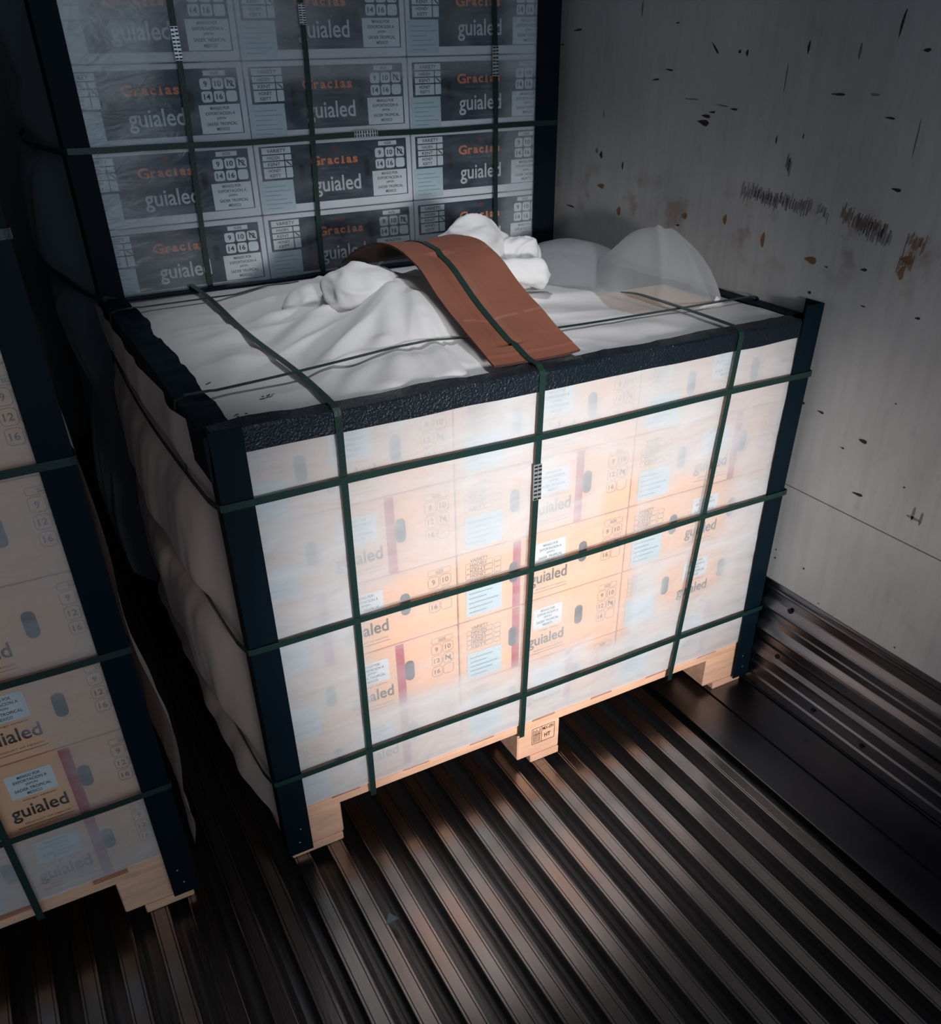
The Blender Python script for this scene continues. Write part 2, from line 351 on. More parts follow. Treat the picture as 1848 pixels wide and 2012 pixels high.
# ------------------------------------------------------------------ cartons
CW, CH, CD = 0.3865, 0.1495, 0.42
E1, E2, E3 = -0.0006, -0.0011, -0.0016
def hand_hole(x, z, w, h, parent, m):
    b = MB(); b.face_poly(rr(x-w/2, x+w/2, z-h/2, z+h/2, w*0.48), E2); b.build('hand_hole', m, parent)
def kraft_carton(band):
    r = empty('fruit_carton', (0,0,0))
    m = MB(); m.bbox(0.0008, CW, 0, CD, 0.0005, CH, 0.0022); m.build('carton_body', MT['kraft'], r)
    m = MB()   # brand
    m.text('guialed', 0.158, 0.244, 0.030, 0.064, E2, bold=0.012)
    m.build('brand_lettering', MT['kraftline'], r)
    m = MB(); m.text('PRODUCT OF MEXICO', 0.172, 0.242, 0.0225, 0.0255, E1); m.rect(0.160, 0.246, 0.0165, 0.0175, E1)
    m.build('origin_print', MT['thin'], r)
    m = MB(); m.text('mango selecto', 0.182, 0.232, 0.070, 0.0745, E1)
    m.build('small_print', MT['thin'], r)
    m = MB(); m.rect(0.168, 0.238, 0.079, 0.128, E1)
    la = m.build('export_label', MT['label'], r)
    m = MB()
    for k, (s, a, c) in enumerate((('MANGO POR',0.186,0.220),('EXPORTACION A',0.178,0.228),('JAPON',0.194,0.212),('SADER TROPICAL',0.176,0.230),('MEXICO',0.192,0.214))):
        m.text(s, a, c, 0.118-k*0.0088, 0.1235-k*0.0088, E2, bold=0.01)
    m.build('label_print', MT['print'], la)
    m = MB(); m.text('SIZE', 0.343, 0.359, 0.1275, 0.1335, E1, bold=0.015); m.ring(0.328, 0.374, 0.1245, 0.1365, 0.003, 0.0006, E1)
    cells = [('9',0,0),('10',1,0),('12',0,1),('14',1,1),('16',0,2),('',1,2)]
    for s, cx, cz in cells:
        x0 = 0.327 + cx*0.0245; z0 = 0.0985 - cz*0.0265
        m.ring(x0, x0+0.0225, z0, z0+0.0235, 0.006, 0.0007, E1)
        if s: m.text(s, x0+(0.008 if len(s)==1 else 0.005), x0+(0.0145 if len(s)==1 else 0.0175), z0+0.0065, z0+0.017, E1, bold=0.015)
    x0 = 0.3515; z0 = 0.072
    m.add([(x0+0.004,E2,z0+0.018),(x0+0.006,E2,z0+0.020),(x0+0.019,E2,z0+0.005),(x0+0.017,E2,z0+0.003)], [(0,1,2,3)])
    m.build('size_grid', MT['thin'], r)
    m = MB(); m.text('VARIETY', 0.026, 0.064, 0.1295, 0.1365, E1, bold=0.012)
    for k, s in enumerate(('HADEN','KENT','HONEY','KEITT')):
        z = 0.1175 - k*0.0115
        m.text(s, 0.026, 0.060, z+0.002, z+0.0085, E1, bold=0.012); m.ring(0.016, 0.074, z, z+0.0105, 0.002, 0.0006, E1); m.ring(0.077, 0.092, z, z+0.0105, 0.002, 0.0006, E1)
    m.build('variety_list', MT['thin'], r)
    m = MB(); m.rect(0.016, 0.094, 0.010, 0.074, E2); st = m.build('shipping_sticker', MT['label2'], r)
    m = MB()
    for k in range(5): m.rect(0.022, 0.060+0.026*((k*7)%3)/2, 0.018+k*0.0105, 0.0205+k*0.0105, E3)
    m.build('sticker_print', MT['faint'], st)
    for hx in (0.120, 0.280): hand_hole(hx, 0.082, 0.019, 0.046, r, MT['hole'])
    if band:
        m = MB(); m.rect(band-0.0085, band+0.0085, 0.001, CH-0.001, E1); m.build('red_band', MT['red'], r)
    return r
def serif_word(m, x0, x1, z0, z1, y):
    # slab lettered greeting: capital taller than the rest, feet on the strokes
    cw = (x1-x0)*0.20; hx = (z1-z0)*0.68
    m.text('G', x0, x0+cw, z0-(z1-z0)*0.06, z1, y, bold=0.03)
    xs = x0+cw*1.06; step = (x1-xs)/6
    for i, ch in enumerate('racias'):
        a = xs+i*step+step*0.08; c = xs+(i+1)*step-step*0.12
        if ch == 'i': a += step*0.22; c -= step*0.22
        top = z0+hx*(1.18 if ch == 'i' else 1)
        m.text(ch, a, c, z0, top, y, bold=0.035)
        if ch in 'ri': m.rect(a-step*0.10, (a+c)/2 if ch == 'r' else c+step*0.12, z0, z0+hx*0.16, y)
        if ch == 'a': m.rect(c-step*0.05, c+step*0.10, z0, z0+hx*0.14, y)
def navy_carton():
    r = empty('fruit_carton', (0,0,0))
    m = MB(); m.bbox(0.0008, CW, 0, CD, 0.0005, CH, 0.0022); m.build('carton_body', MT['white'], r)
    m = MB(); m.rect(0.010, 0.3735, 0.018, 0.1395, E1); m.build('print_panel', MT['navy'], r)
    m = MB(); m.text('guialed', 0.132, 0.250, 0.028, 0.071, E2, bold=0.012); m.build('brand_lettering', MT['grey'], r)
    m = MB(); serif_word(m, 0.128, 0.248, 0.095, 0.1145, E2); m.build('greeting_lettering', MT['orange'], r)
    m = MB(); m.text('Mexican Mango', 0.152, 0.222, 0.084, 0.0895, E2); m.text('GROWN WITH CARE', 0.166, 0.214, 0.076, 0.079, E2); m.build('small_print', MT['dim'], r)
    m = MB(); m.text('PRODUCT OF MEXICO', 0.160, 0.246, 0.0245, 0.0275, E2)
    m.build('origin_print', MT['dim'], r)
    m = MB()
    for k in range(5): # small leaf ornament above the greeting
        a = math.radians(40+k*25); cx, cz = 0.192, 0.119
        m.face_poly([(cx, cz), (cx+0.010*math.cos(a-0.2), cz+0.012*math.sin(a-0.2)), (cx+0.014*math.cos(a), cz+0.016*math.sin(a)), (cx+0.010*math.cos(a+0.2), cz+0.012*math.sin(a+0.2))], E2)
    m.build('leaf_ornament', mat('leaf_print', sr(92,54,58), 0.7) if 'leaf_print' not in bpy.data.materials else bpy.data.materials['leaf_print'], r)
    g = MB(); t = MB()
    g.rect(0.301, 0.348, 0.1265, 0.1355, E2); t.text('SIZE', 0.316, 0.334, 0.1285, 0.1335, E3, bold=0.015)
    for i, s in enumerate(('9','10','12','14','16','')):
        cx, cz = i % 3, i // 3
        x0 = 0.291+cx*0.0265; z0 = 0.1015-cz*0.0235
        g.face_poly(rr(x0, x0+0.0235, z0, z0+0.0205, 0.005), E2)
        if s: t.text(s, x0+(0.008 if len(s)==1 else 0.005), x0+(0.0155 if len(s)==1 else 0.0188), z0+0.005, z0+0.0155, E3, bold=0.02)
        if i == 2: t.add([(x0+0.003,E3-0.0003,z0+0.017),(x0+0.006,E3-0.0003,z0+0.0185),(x0+0.021,E3-0.0003,z0+0.004),(x0+0.018,E3-0.0003,z0+0.003)], [(0,1,2,3)])
    gg = g.build('size_grid', MT['label'], r); t.build('size_numbers', MT['print'], gg)
    m = MB(); m.rect(0.281, 0.3705, 0.0195, 0.0735, E2); la = m.build('export_label', MT['label'], r)
    m = MB()
    for k, (s, a, c) in enumerate((('MANGO POR',0.305,0.347),('EXPORTACION A',0.294,0.358),('JAPON',0.316,0.336),('SADER TROPICAL',0.294,0.360),('MEXICO',0.313,0.341))):
        m.text(s, a, c, 0.0640-k*0.0098, 0.0700-k*0.0098, E3, bold=0.012)
    m.build('label_print', MT['print'], la)
    g = MB(); t = MB()
    g.rect(0.016, 0.084, 0.1240, 0.1365, E2); t.text('VARIETY', 0.028, 0.072, 0.1265, 0.1340, E3, bold=0.012)
    for k, (s, h) in enumerate((('HADEN',0.0105),('KENT',0.0105),('HONEY',0.021))):
        z1 = 0.1215 - k*0.0130; z0 = z1 - h
        g.rect(0.016, 0.066, z0, z1, E2); g.face_poly(rr(0.0685, 0.084, z0, z1, 0.002), E2)
        t.text(s, 0.027, 0.056, z1-0.0085, z1-0.0020, E3, bold=0.012)
        if k == 2: t.text('KEITT', 0.029, 0.054, z1-0.0185, z1-0.0120, E3, bold=0.012)
        if k == 1: t.add([(0.0705,E3,z1-0.001),(0.073,E3,z1),(0.083,E3,z0+0.002),(0.081,E3,z0+0.0005)], [(0,1,2,3)])
    gg = g.build('variety_list', MT['label'], r); t.build('variety_names', MT['print'], gg)
    m = MB(); m.rect(0.004, 0.082, 0.006, 0.0700, E2); st = m.build('shipping_sticker', MT['label2'], r)
    m = MB()
    for k in range(6): m.rect(0.012, 0.050+0.024*((k*5)%3)/2, 0.012+k*0.009, 0.0132+k*0.009, E3)
    m.build('sticker_print', MT['faint'], st)
    for hx in (0.106, 0.268): hand_hole(hx, 0.082, 0.013, 0.036, r, MT['hole'])
    return r

PK = 0.1512; Z0 = 0.1345
kA, kB, kC = kraft_carton(0.262), kraft_carton(0.127), kraft_carton(None)
protos = {0.262: kA, 0.127: kB, None: kC}; used = set()
colname = ['left', 'middle', 'right']
rows5 = ['bottom', 'second lowest', 'middle', 'second highest', 'top']
layout = {(0,0):0.262,(0,1):0.262,(0,2):0.127,(0,3):0.262,(0,4):None,(1,0):0.262,(1,1):0.127,(1,2):0.127,(1,3):0.262,(1,4):None,(2,0):0.262,(2,1):None,(2,2):None,(2,3):0.262,(2,4):None}
def place(proto, key, loc, label, group):
    o = proto if key not in used else copy_tree(proto)
    used.add(key); o.location = loc
    tag(o, label, 'carton', group)
for (c, rw), band in layout.items():
    bt = 'kraft fruit carton with a red band' if band else 'plain kraft fruit carton'
    place(protos[band], band, (0.004+c*0.3885, 0.004, Z0+rw*PK), '%s, %s column, %s row of the low load' % (bt, colname[c], rows5[rw]), 'kraft cartons of the low middle load')
lrow = ['lowest', 'second', 'third', 'fourth', 'fifth', 'sixth', 'seventh', 'eighth']
for c in (0, 1):
    for rw in range(8):
        band = {0: 0.262, 1: 0.262, 2: None, 3: None, 4: None, 5: 0.127, 6: None, 7: 0.262}[rw] if c == 0 else None
        o = copy_tree(protos[band]); o.location = (-0.584-c*0.3885, 0.012, Z0+rw*PK)
        tag(o, 'kraft fruit carton, %s layer from the floor, %s of the left-edge load' % (lrow[rw], 'right end' if c == 0 else 'middle column'), 'carton', 'kraft cartons of the left-edge load')
nv = navy_carton(); first = True
for c in range(3):
    for rw in range(4, 12):
        o = nv if first else copy_tree(nv); first = False
        o.location = (0.0-0.004+c*0.3885, 0.935, Z0+rw*PK-0.004)
        n = rw-4
        tag(o, 'navy printed carton, %s column of the rear stack, %s row above the low load' % (colname[c], ['lowest','second','third','fourth','fifth','sixth','seventh','eighth'][n]), 'carton', 'navy printed cartons of the tall rear stack')

# ------------------------------------------------------------------ stretch wrap
def film_material(name, tint=(0.85,0.89,0.93,1), gloss=0.30, wr=(1.5,1,4.0)):
    m = bpy.data.materials.new(name); m.use_nodes = True; nt = m.node_tree; N = nt.nodes; L = nt.links
    N.remove(N['Principled BSDF']); out = N['Material Output']
    at = N.new('ShaderNodeAttribute'); at.attribute_name = 'layers'
    tc = N.new('ShaderNodeTexCoord'); mp = N.new('ShaderNodeMapping'); mp.inputs['Scale'].default_value = wr; L.new(tc.outputs['Object'], mp.inputs[0])
    n = N.new('ShaderNodeTexNoise'); n.inputs['Scale'].default_value = 9; n.inputs['Detail'].default_value = 6; n.inputs['Distortion'].default_value = 1.2; L.new(mp.outputs[0], n.inputs[0])
    bp = N.new('ShaderNodeBump'); bp.inputs['Strength'].default_value = 0.35; bp.inputs['Distance'].default_value = 0.005; L.new(n.outputs['Fac'], bp.inputs['Height'])
    df = N.new('ShaderNodeBsdfDiffuse'); df.inputs[0].default_value = tint
    tl = N.new('ShaderNodeBsdfTranslucent'); tl.inputs[0].default_value = tint
    m1 = N.new('ShaderNodeMixShader'); m1.inputs[0].default_value = 0.3; L.new(df.outputs[0], m1.inputs[1]); L.new(tl.outputs[0], m1.inputs[2])
    tr = N.new('ShaderNodeBsdfTransparent')
    n2 = N.new('ShaderNodeTexNoise'); n2.inputs['Scale'].default_value = 6; n2.inputs['Detail'].default_value = 4; n2.inputs['Distortion'].default_value = 0.8; L.new(mp.outputs[0], n2.inputs[0])
    mr = N.new('ShaderNodeMapRange'); mr.inputs[1].default_value = 0.3; mr.inputs[2].default_value = 0.7; mr.inputs[3].default_value = -0.10; mr.inputs[4].default_value = 0.10; L.new(n2.outputs['Fac'], mr.inputs[0])
    ad = N.new('ShaderNodeMath'); ad.operation = 'ADD'; ad.use_clamp = True; L.new(at.outputs['Fac'], ad.inputs[0]); L.new(mr.outputs[0], ad.inputs[1])
    m2 = N.new('ShaderNodeMixShader'); L.new(ad.outputs[0], m2.inputs[0]); L.new(tr.outputs[0], m2.inputs[1]); L.new(m1.outputs[0], m2.inputs[2])
    gl = N.new('ShaderNodeBsdfGlossy'); gl.inputs['Roughness'].default_value = 0.16; L.new(bp.outputs[0], gl.inputs['Normal'])
    fr = N.new('ShaderNodeFresnel'); fr.inputs[0].default_value = 1.45; L.new(bp.outputs[0], fr.inputs['Normal'])
    mm = N.new('ShaderNodeMath'); mm.operation = 'MULTIPLY'; mm.inputs[1].default_value = gloss*4; mm.use_clamp = True; L.new(fr.outputs[0], mm.inputs[0])
    m3 = N.new('ShaderNodeMixShader'); L.new(mm.outputs[0], m3.inputs[0]); L.new(m2.outputs[0], m3.inputs[1]); L.new(gl.outputs[0], m3.inputs[2])
    L.new(m3.outputs[0], out.inputs[0]); return m
MT['film'] = film_material('stretch_film')

def sm(e0, e1, x):
    t = max(0.0, min(1.0, (x-e0)/(e1-e0))); return t*t*(3-2*t)
def boxm(x, z, x0, x1, z0, z1, s=0.03):
    return sm(x0-s, x0+s, x)*(1-sm(x1-s, x1+s, x))*sm(z0-s, z0+s, z)*(1-sm(z1-s, z1+s, z))
def wrap(name, x0, x1, z0, z1, y, lay, nx, nz, label, left=0.0):
    b = MB(); A = []
    for j in range(nz+1):
        for i in range(nx+1):
            x = x0+(x1-x0)*i/nx; z = z0+(z1-z0)*j/nz
            wv = 0.0022*noise.noise((x*9+3, z*16, y*5+1)) + 0.0012*noise.noise((x*4, z*50, 2.0))
            b.v.append((x, y+wv, z)); A.append(max(0.0, min(1.0, lay(x, z))))
    n = nx+1
    for j in range(nz):
        for i in range(nx): b.f.append((j*n+i, j*n+i+1, (j+1)*n+i+1, (j+1)*n+i)); b.m.append(0)
    o = b.build(name, MT['film'], smooth=True)
    at = o.data.attributes.new('layers', 'FLOAT', 'POINT')
    for k, a in enumerate(A): at.data[k].value = a
    return tag(o, label, 'plastic wrap')
def lay_front(x, z):
    h = 0.75 + 0.13*noise.noise((x*5, z*7, 4.0))
    clear = max(boxm(x,z,0.26,0.53,0.40,0.59,0.03), boxm(x,z,0.195,0.42,0.315,0.57,0.025), boxm(x,z,0.52,0.74,0.30,0.60,0.025), boxm(x,z,0.40,0.53,0.30,0.45,0.02), boxm(x,z,0.70,0.80,0.27,0.66,0.02), boxm(x,z,0.80,1.04,0.46,0.63,0.03)*0.8, boxm(x,z,0.88,1.05,0.32,0.42,0.03)*0.8, boxm(x,z,0.22,0.40,0.45,0.80,0.06)*0.3, boxm(x,z,0.60,0.80,0.60,0.78,0.05)*0.35)
    return h - 0.39*clear
def lay_back(x, z):
    h = 0.05 + 0.10*noise.noise((x*4+9, z*3, 1.0))
    h += 0.26*boxm(x,z,-0.2,0.20,0.8,1.6,0.05) + 0.30*sm(1.28,1.42,z)*(1-0.6*sm(0.45,0.6,x)) + 0.26*sm(1.0,1.05,x) + 0.22*boxm(x,z,0.3,1.2,1.30,1.34,0.01)
    h += 0.12*max(0, noise.noise((x*14, z*1.5, 7.0)))
    return h
def lay_left(x, z):
    h = 0.38 + 0.14*noise.noise((x*6+5, z*4, 2.0))
    h -= 0.34*boxm(x,z,-0.8,-0.355,0.30,0.75,0.02) + 0.30*boxm(x,z,-0.8,-0.33,0.30,0.47,0.02)
    return h + 0.2*(1-sm(0.25,0.31,z))
wrap('stretch_wrap', 0.008, 1.19, 0.130, 0.900, -0.0055, lay_front, 120, 90, 'cloudy clear stretch wrap over the front of the low middle load')
wrap('stretch_wrap', -0.004, 1.16, 0.142, 1.96, 0.9265, lay_back, 100, 120, 'thin clear stretch wrap over the tall rear stack')
wrap('stretch_wrap', -1.38, -0.195, 0.140, 1.36, 0.0020, lay_left, 110, 100, 'hazy stretch wrap over the load at the left edge')

# ------------------------------------------------------------------ posts and edge guards
def lprofile(name, x, y, sx, sy, wx, wy, z0, z1, label, group, t=0.0035, parent=None, lean=None):
    # angle board standing at the corner (x, y); flanges go sx along X and sy along Y
    b = MB(); n = 24
    pts = [(0,0),(wx*sx,0),(wx*sx,t*sy),(t*sx*1.5,t*sy),(t*sx,t*sy*1.5),(t*sx,wy*sy),(0,wy*sy)]
    for k in range(n+1):
        z = z0+(z1-z0)*k/n; dx, dy = (lean(z) if lean else (0,0))
        for px, py in pts: b.v.append((x+px+dx, y+py+dy, z))
    m = len(pts)
    for k in range(n):
        for i in range(m): b.f.append((k*m+i, k*m+(i+1)%m, (k+1)*m+(i+1)%m, (k+1)*m+i)); b.m.append(0)
    b.f += [tuple(range(m))[::-1], tuple(n*m+i for i in range(m))]; b.m += [0,0]
    o = b.build(name, MT['post'])
    me = o.data
    tag(o, label, 'corner post', group)
    hz = z0 + 0.03
    p = MB()
    for hx, hh in ((0.5*wx*sx, hz), (0.62*wx*sx, hz+0.035)):
        p.face_poly(rr(x+hx-0.0017, x+hx+0.0017, hh-0.0017, hh+0.0017, 0.0016), y-0.0006*sy)
    p.build('staple', MT['sealm'], o)
    return o
G = 'navy plastic corner posts'
lprofile('corner_post', -0.008, -0.013, 1, 1, 0.050, 0.045, 0.021, 0.911, 'navy corner post at the front left corner of the low middle load', G)
lprofile('corner_post', 1.203, -0.013, -1, 1, 0.048, 0.045, 0.021, 0.932, 'navy corner post at the front right corner of the low load beside the wall', G, lean=lambda z: (-0.006*math.sin((z-0.02)/0.9*math.pi), 0))
lprofile('corner_post', -0.184, -0.006, -1, 1, 0.047, 0.05, 0.031, 1.65, 'navy corner post on the right edge of the left-edge load', G)
lprofile('corner_post', -0.010, 0.918, 1, 1, 0.050, 0.05, 0.136, 2.0, 'navy corner post at the left of the tall rear stack', G)
lprofile('corner_post', 1.182, 0.918, -1, 1, 0.066, 0.05, 0.136, 2.0, 'navy corner post at the right of the tall rear stack', G)

def guard_material():
    m = mat('crinkled_navy_board', sr(8,22,32), 0.5, spec=0.15, bump=0.0)
    nt = m.node_tree; N = nt.nodes; L = nt.links; b = N['Principled BSDF']
    tc = N.new('ShaderNodeTexCoord'); mp = N.new('ShaderNodeMapping'); mp.inputs['Scale'].default_value = (1,1,1); L.new(tc.outputs['Object'], mp.inputs[0])
    n = N.new('ShaderNodeTexNoise'); n.inputs['Scale'].default_value = 260; n.inputs['Detail'].default_value = 3; L.new(mp.outputs[0], n.inputs[0])
    bp = N.new('ShaderNodeBump'); bp.inputs['Strength'].default_value = 0.8; bp.inputs['Distance'].default_value = 0.003; L.new(n.outputs['Fac'], bp.inputs['Height']); L.new(bp.outputs[0], b.inputs['Normal'])
    b.inputs['Coat Weight'].default_value = 0.45; b.inputs['Coat Roughness'].default_value = 0.07; L.new(bp.outputs[0], b.inputs['Coat Normal'])
    return m
MT['guard'] = guard_material()
def edge_guard(p0, p1, outd, ind, ztop, zlow, topw, label, mtl, wav=0.004, seed=1, t=0.003):
    # angle board along the top edge from p0 to p1; hangs down by zlow and reaches in by topw
    b = MB(); n = 70; P0, P1 = Vector(p0), Vector(p1); O = Vector(outd); I = Vector(ind)
    for k in range(n+1):
        s = k/n; c = P0.lerp(P1, s); L = (P1-P0).length*s
        w1 = wav*noise.noise((L*7, seed, 0)) + wav*0.4*noise.noise((L*26, seed, 5)); w2 = wav*noise.noise((L*6, seed, 9)); w3 = wav*noise.noise((L*11, seed+3, 2))
        tw = topw + wav*1.6*noise.noise((L*8, seed, 3)) + wav*0.35*noise.noise((L*19, seed, 6))
        zt = c.z + ztop + w1*0.7
        pts = [c + Vector((0,0,zlow+w3*0.4)) + O*(t+w2*0.3), Vector((c.x,c.y,zt-0.004)) + O*(t+w2*0.4), Vector((c.x,c.y,zt)) + O*(t*0.2), Vector((c.x,c.y,zt+w2*0.6)) + I*tw*0.5, Vector((c.x,c.y,zt+abs(w1)*1.2)) + I*tw,
               Vector((c.x,c.y,zt-t+abs(w1)*1.2)) + I*tw, Vector((c.x,c.y,zt-t)) + I*0.004, c + Vector((0,0,zlow+w3*0.4)) + O*0.0]
        b.v += [tuple(p) for p in pts]
    m = 8
    for k in range(n):
        for i in range(m): b.f.append((k*m+i, k*m+(i+1)%m, (k+1)*m+(i+1)%m, (k+1)*m+i)); b.m.append(0)
    b.f += [tuple(range(m))[::-1], tuple(n*m+i for i in range(m))]; b.m += [0,0]
    o = b.build('edge_guard', mtl, smooth=False)
    return tag(o, label, 'edge guard', 'navy boards along the top edges of the low load')
edge_guard((-0.002,-0.0095,0.0),(1.150,-0.0095,0.0),(0,-1,0),(0,1,0),0.908,0.872,0.034,'crinkled navy board along the front top edge of the low load',MT['guard'],0.005,1)
edge_guard((-0.0115,-0.008,0.0),(-0.012,0.890,0.0),(-1,0,0),(1,0,0),0.904,0.835,0.050,'navy board along the left top edge of the low load',MT['post'],0.010,4)
edge_guard((1.198,0.030,0.0),(1.198,0.890,0.0),(1,0,0),(-1,0,0),0.904,0.860,0.034,'navy board along the right top edge against the wall',MT['post'],0.004,7)
edge_guard((0.0,0.898,0.0),(1.19,0.898,0.0),(0,1,0),(0,-1,0),0.906,0.862,0.030,'navy board along the back top edge against the rear stack',MT['post'],0.005,11)

# ------------------------------------------------------------------ cover sheets
def sheet_material(name, color, trans=0.35, rough=0.75, alpha=0.0):
    m = bpy.data.materials.new(name); m.use_nodes = True; nt = m.node_tree; N = nt.nodes; L = nt.links
    b = N['Principled BSDF']; out = N['Material Output']
    b.inputs['Base Color'].default_value = color; b.inputs['Roughness'].default_value = rough; b.inputs['Sheen Weight'].default_value = 0.15; b.inputs['Specular IOR Level'].default_value = 0.35
    tc = N.new('ShaderNodeTexCoord'); n = N.new('ShaderNodeTexNoise'); n.inputs['Scale'].default_value = 28; n.inputs['Detail'].default_value = 5; L.new(tc.outputs['Object'], n.inputs[0])
    bp = N.new('ShaderNodeBump'); bp.inputs['Strength'].default_value = 0.18; bp.inputs['Distance'].default_value = 0.005; L.new(n.outputs['Fac'], bp.inputs['Height']); L.new(bp.outputs[0], b.inputs['Normal'])
    tl = N.new('ShaderNodeBsdfTranslucent'); tl.inputs[0].default_value = color
    mx = N.new('ShaderNodeMixShader'); mx.inputs[0].default_value = trans; L.new(b.outputs[0], mx.inputs[1]); L.new(tl.outputs[0], mx.inputs[2])
    last = mx
    if alpha:
        tr = N.new('ShaderNodeBsdfTransparent'); m2 = N.new('ShaderNodeMixShader')
        lw = N.new('ShaderNodeLayerWeight'); lw.inputs[0].default_value = 0.35
        mr = N.new('ShaderNodeMapRange'); mr.inputs[3].default_value = 1-alpha; mr.inputs[4].default_value = 1.0; L.new(lw.outputs['Facing'], mr.inputs[0])
        L.new(mr.outputs[0], m2.inputs[0]); L.new(tr.outputs[0], m2.inputs[1]); L.new(mx.outputs[0], m2.inputs[2]); last = m2
    L.new(last.outputs[0], out.inputs[0]); return m
MT['sheet'] = sheet_material('cover_sheet_cloth', sr(226,224,224), 0.15)
MT['sheetthin'] = sheet_material('thin_cover_sheet', sr(214,218,222), 0.35, 0.45, 0.62)
MT['curtain'] = sheet_material('side_sheet_cloth', sr(206,182,174), 0.15)
MT['curtaindark'] = sheet_material('rear_side_sheet_shaded_cloth', sr(96,110,124), 0.1)  # bluish cloth, the shadow it hangs in put into its darker colour

def seg(px, py, ax, ay, bx, by):
    dx, dy = bx-ax, by-ay; t = max(0, min(1, ((px-ax)*dx+(py-ay)*dy)/(dx*dx+dy*dy)))
    cx, cy = ax+t*dx, ay+t*dy
    return math.hypot(px-cx, py-cy), t
SY = [(0.030,0.9125),(0.060,0.920),(0.137,0.948),(0.233,0.982),(0.292,1.013),(0.345,1.031),(0.400,1.041),(0.455,1.040),(0.510,1.030),(0.560,1.012),(0.600,0.990),(0.63,0.968)]
def interp(tab, y):
    for (a, za), (c, zc) in zip(tab, tab[1:]):
        if y <= c: t = max(0, (y-a)/(c-a)); return za+(zc-za)*t
    return tab[-1][1]
KX, KY = 0.50, 0.40
FOLDS = [ # ax ay bx by height width : raised ridges that run out from the bunch
    (0.47,0.40,0.22,0.16,0.038,0.026),(0.44,0.36,0.31,0.06,0.034,0.022),(0.47,0.30,0.42,0.06,0.036,0.024),(0.42,0.48,0.13,0.30,0.030,0.032),(0.40,0.56,0.12,0.46,0.020,0.035),
    (0.42,0.62,0.16,0.66,0.020,0.035),(0.45,0.68,0.24,0.80,0.018,0.030),(0.14,0.36,0.08,0.20,0.012,0.03),(0.36,0.22,0.22,0.05,0.012,0.018),(0.30,0.50,0.08,0.58,0.012,0.02),
    (0.68,0.34,0.90,0.20,0.014,0.05),(0.68,0.20,0.88,0.10,0.014,0.04),(0.70,0.55,0.95,0.62,0.02,0.05),(0.66,0.62,0.86,0.78,0.025,0.05),(0.72,0.44,0.98,0.36,0.012,0.035)]
def sheet_h(x, y):
    e = sm(0.0,0.05,x-0.025)*(1-sm(1.155,1.170,x))*sm(0.0,0.035,y-0.012)*(1-sm(0.83,0.89,y))
    h = 0.0
    # mound under the bunch
    d = math.hypot((x-0.53)/0.22, (y-0.52)/0.26); h += 0.060*math.exp(-d*d*1.1)
    d = math.hypot((x-0.40)/0.13, (y-0.30)/0.16); h += 0.030*math.exp(-d*d)
    wx = x + 0.02*noise.noise((x*7, y*7, 1)); wy = y + 0.02*noise.noise((x*7, y*7, 8))
    for ax, ay, bx, by, hh, ww in FOLDS:
        dd, t = seg(wx, wy, ax, ay, bx, by)
        h += hh*(1-0.75*t)*math.exp(-(dd/ww)**2)
    # fan of smaller creases
    th = math.atan2(wy-KY, wx-KX); r = math.hypot(wx-KX, wy-KY)
    h += 0.0105*((1-abs(math.sin(th*6.5+1.6*noise.noise((x*4, y*4, 3)))))**2.2-0.3)*math.exp(-((r-0.26)/0.15)**2)*(1 if x < 0.5 else 0.5)
    h += 0.010*noise.noise((x*5, y*5, 2)) + 0.004*noise.noise((x*16, y*12, 4))
    if x > 0.66: h *= 0.75
    if 0.16 < y < 0.62 and x < 0.66: h += 0.75*max(0, interp(SY, y)-0.925)*math.exp(-((x-0.485)/0.075)**2)*sm(0.16,0.26,y)
    # tall billow leaning on the right hand edge
    m = 0.105; h = m*(1-math.exp(-max(0.0, h)/m))
    # tall billow leaning on the right hand edge, convex like a bag full of air
    bil = 0.0
    for (cx, cy, sx1, sx2, sy1, sy2, hh) in ((1.095,0.37,0.125,0.072,0.205,0.20,0.122),(1.06,0.60,0.17,0.105,0.20,0.26,0.058)):
        u = (x-cx)/(sx1 if x < cx else sx2); v = (y-cy)/(sy1 if y < cy else sy2); q = u*u+v*v
        if q < 1: bil = max(bil, hh*(1-q)**(0.75 if x > cx else 1.15))
    h += bil*(1-0.97*math.exp(-((x-0.985)/0.022)**2)*(1-sm(0.32,0.40,y)))
    dd, t = seg(x, y, 1.08, 0.36, 1.015, 0.25)
    h += 0.012*math.exp(-(dd/0.010)**2)
    dd, t = seg(x, y, 1.10, 0.34, 1.07, 0.22)
    h += 0.006*math.exp(-(dd/0.012)**2)
    # pressed down by the cross straps and the lengthwise straps
    p = 1 - 0.55*math.exp(-((x-0.190)/0.030)**2) - 0.25*math.exp(-((y-0.165)/0.03)**2)*(1 if x < 0.46 or x > 0.66 else 0)
    h = max(0.0, h*e*p) + 0.003*e
    if 0.45 < x < 0.68 and y < 0.63: h = min(h, interp(SY, y)-0.9015-0.018)
    elif 0.41 < x <= 0.45 and y < 0.63: h = min(h, interp(SY, y)-0.9015-0.018+(0.45-x)*1.4)
    return max(0.0005, h)
PRINTS = [(0.118,0.116,9,0.012),(0.062,0.064,5,0.010),(0.050,0.024,5,0.009),(0.055,0.232,3,0.004)]
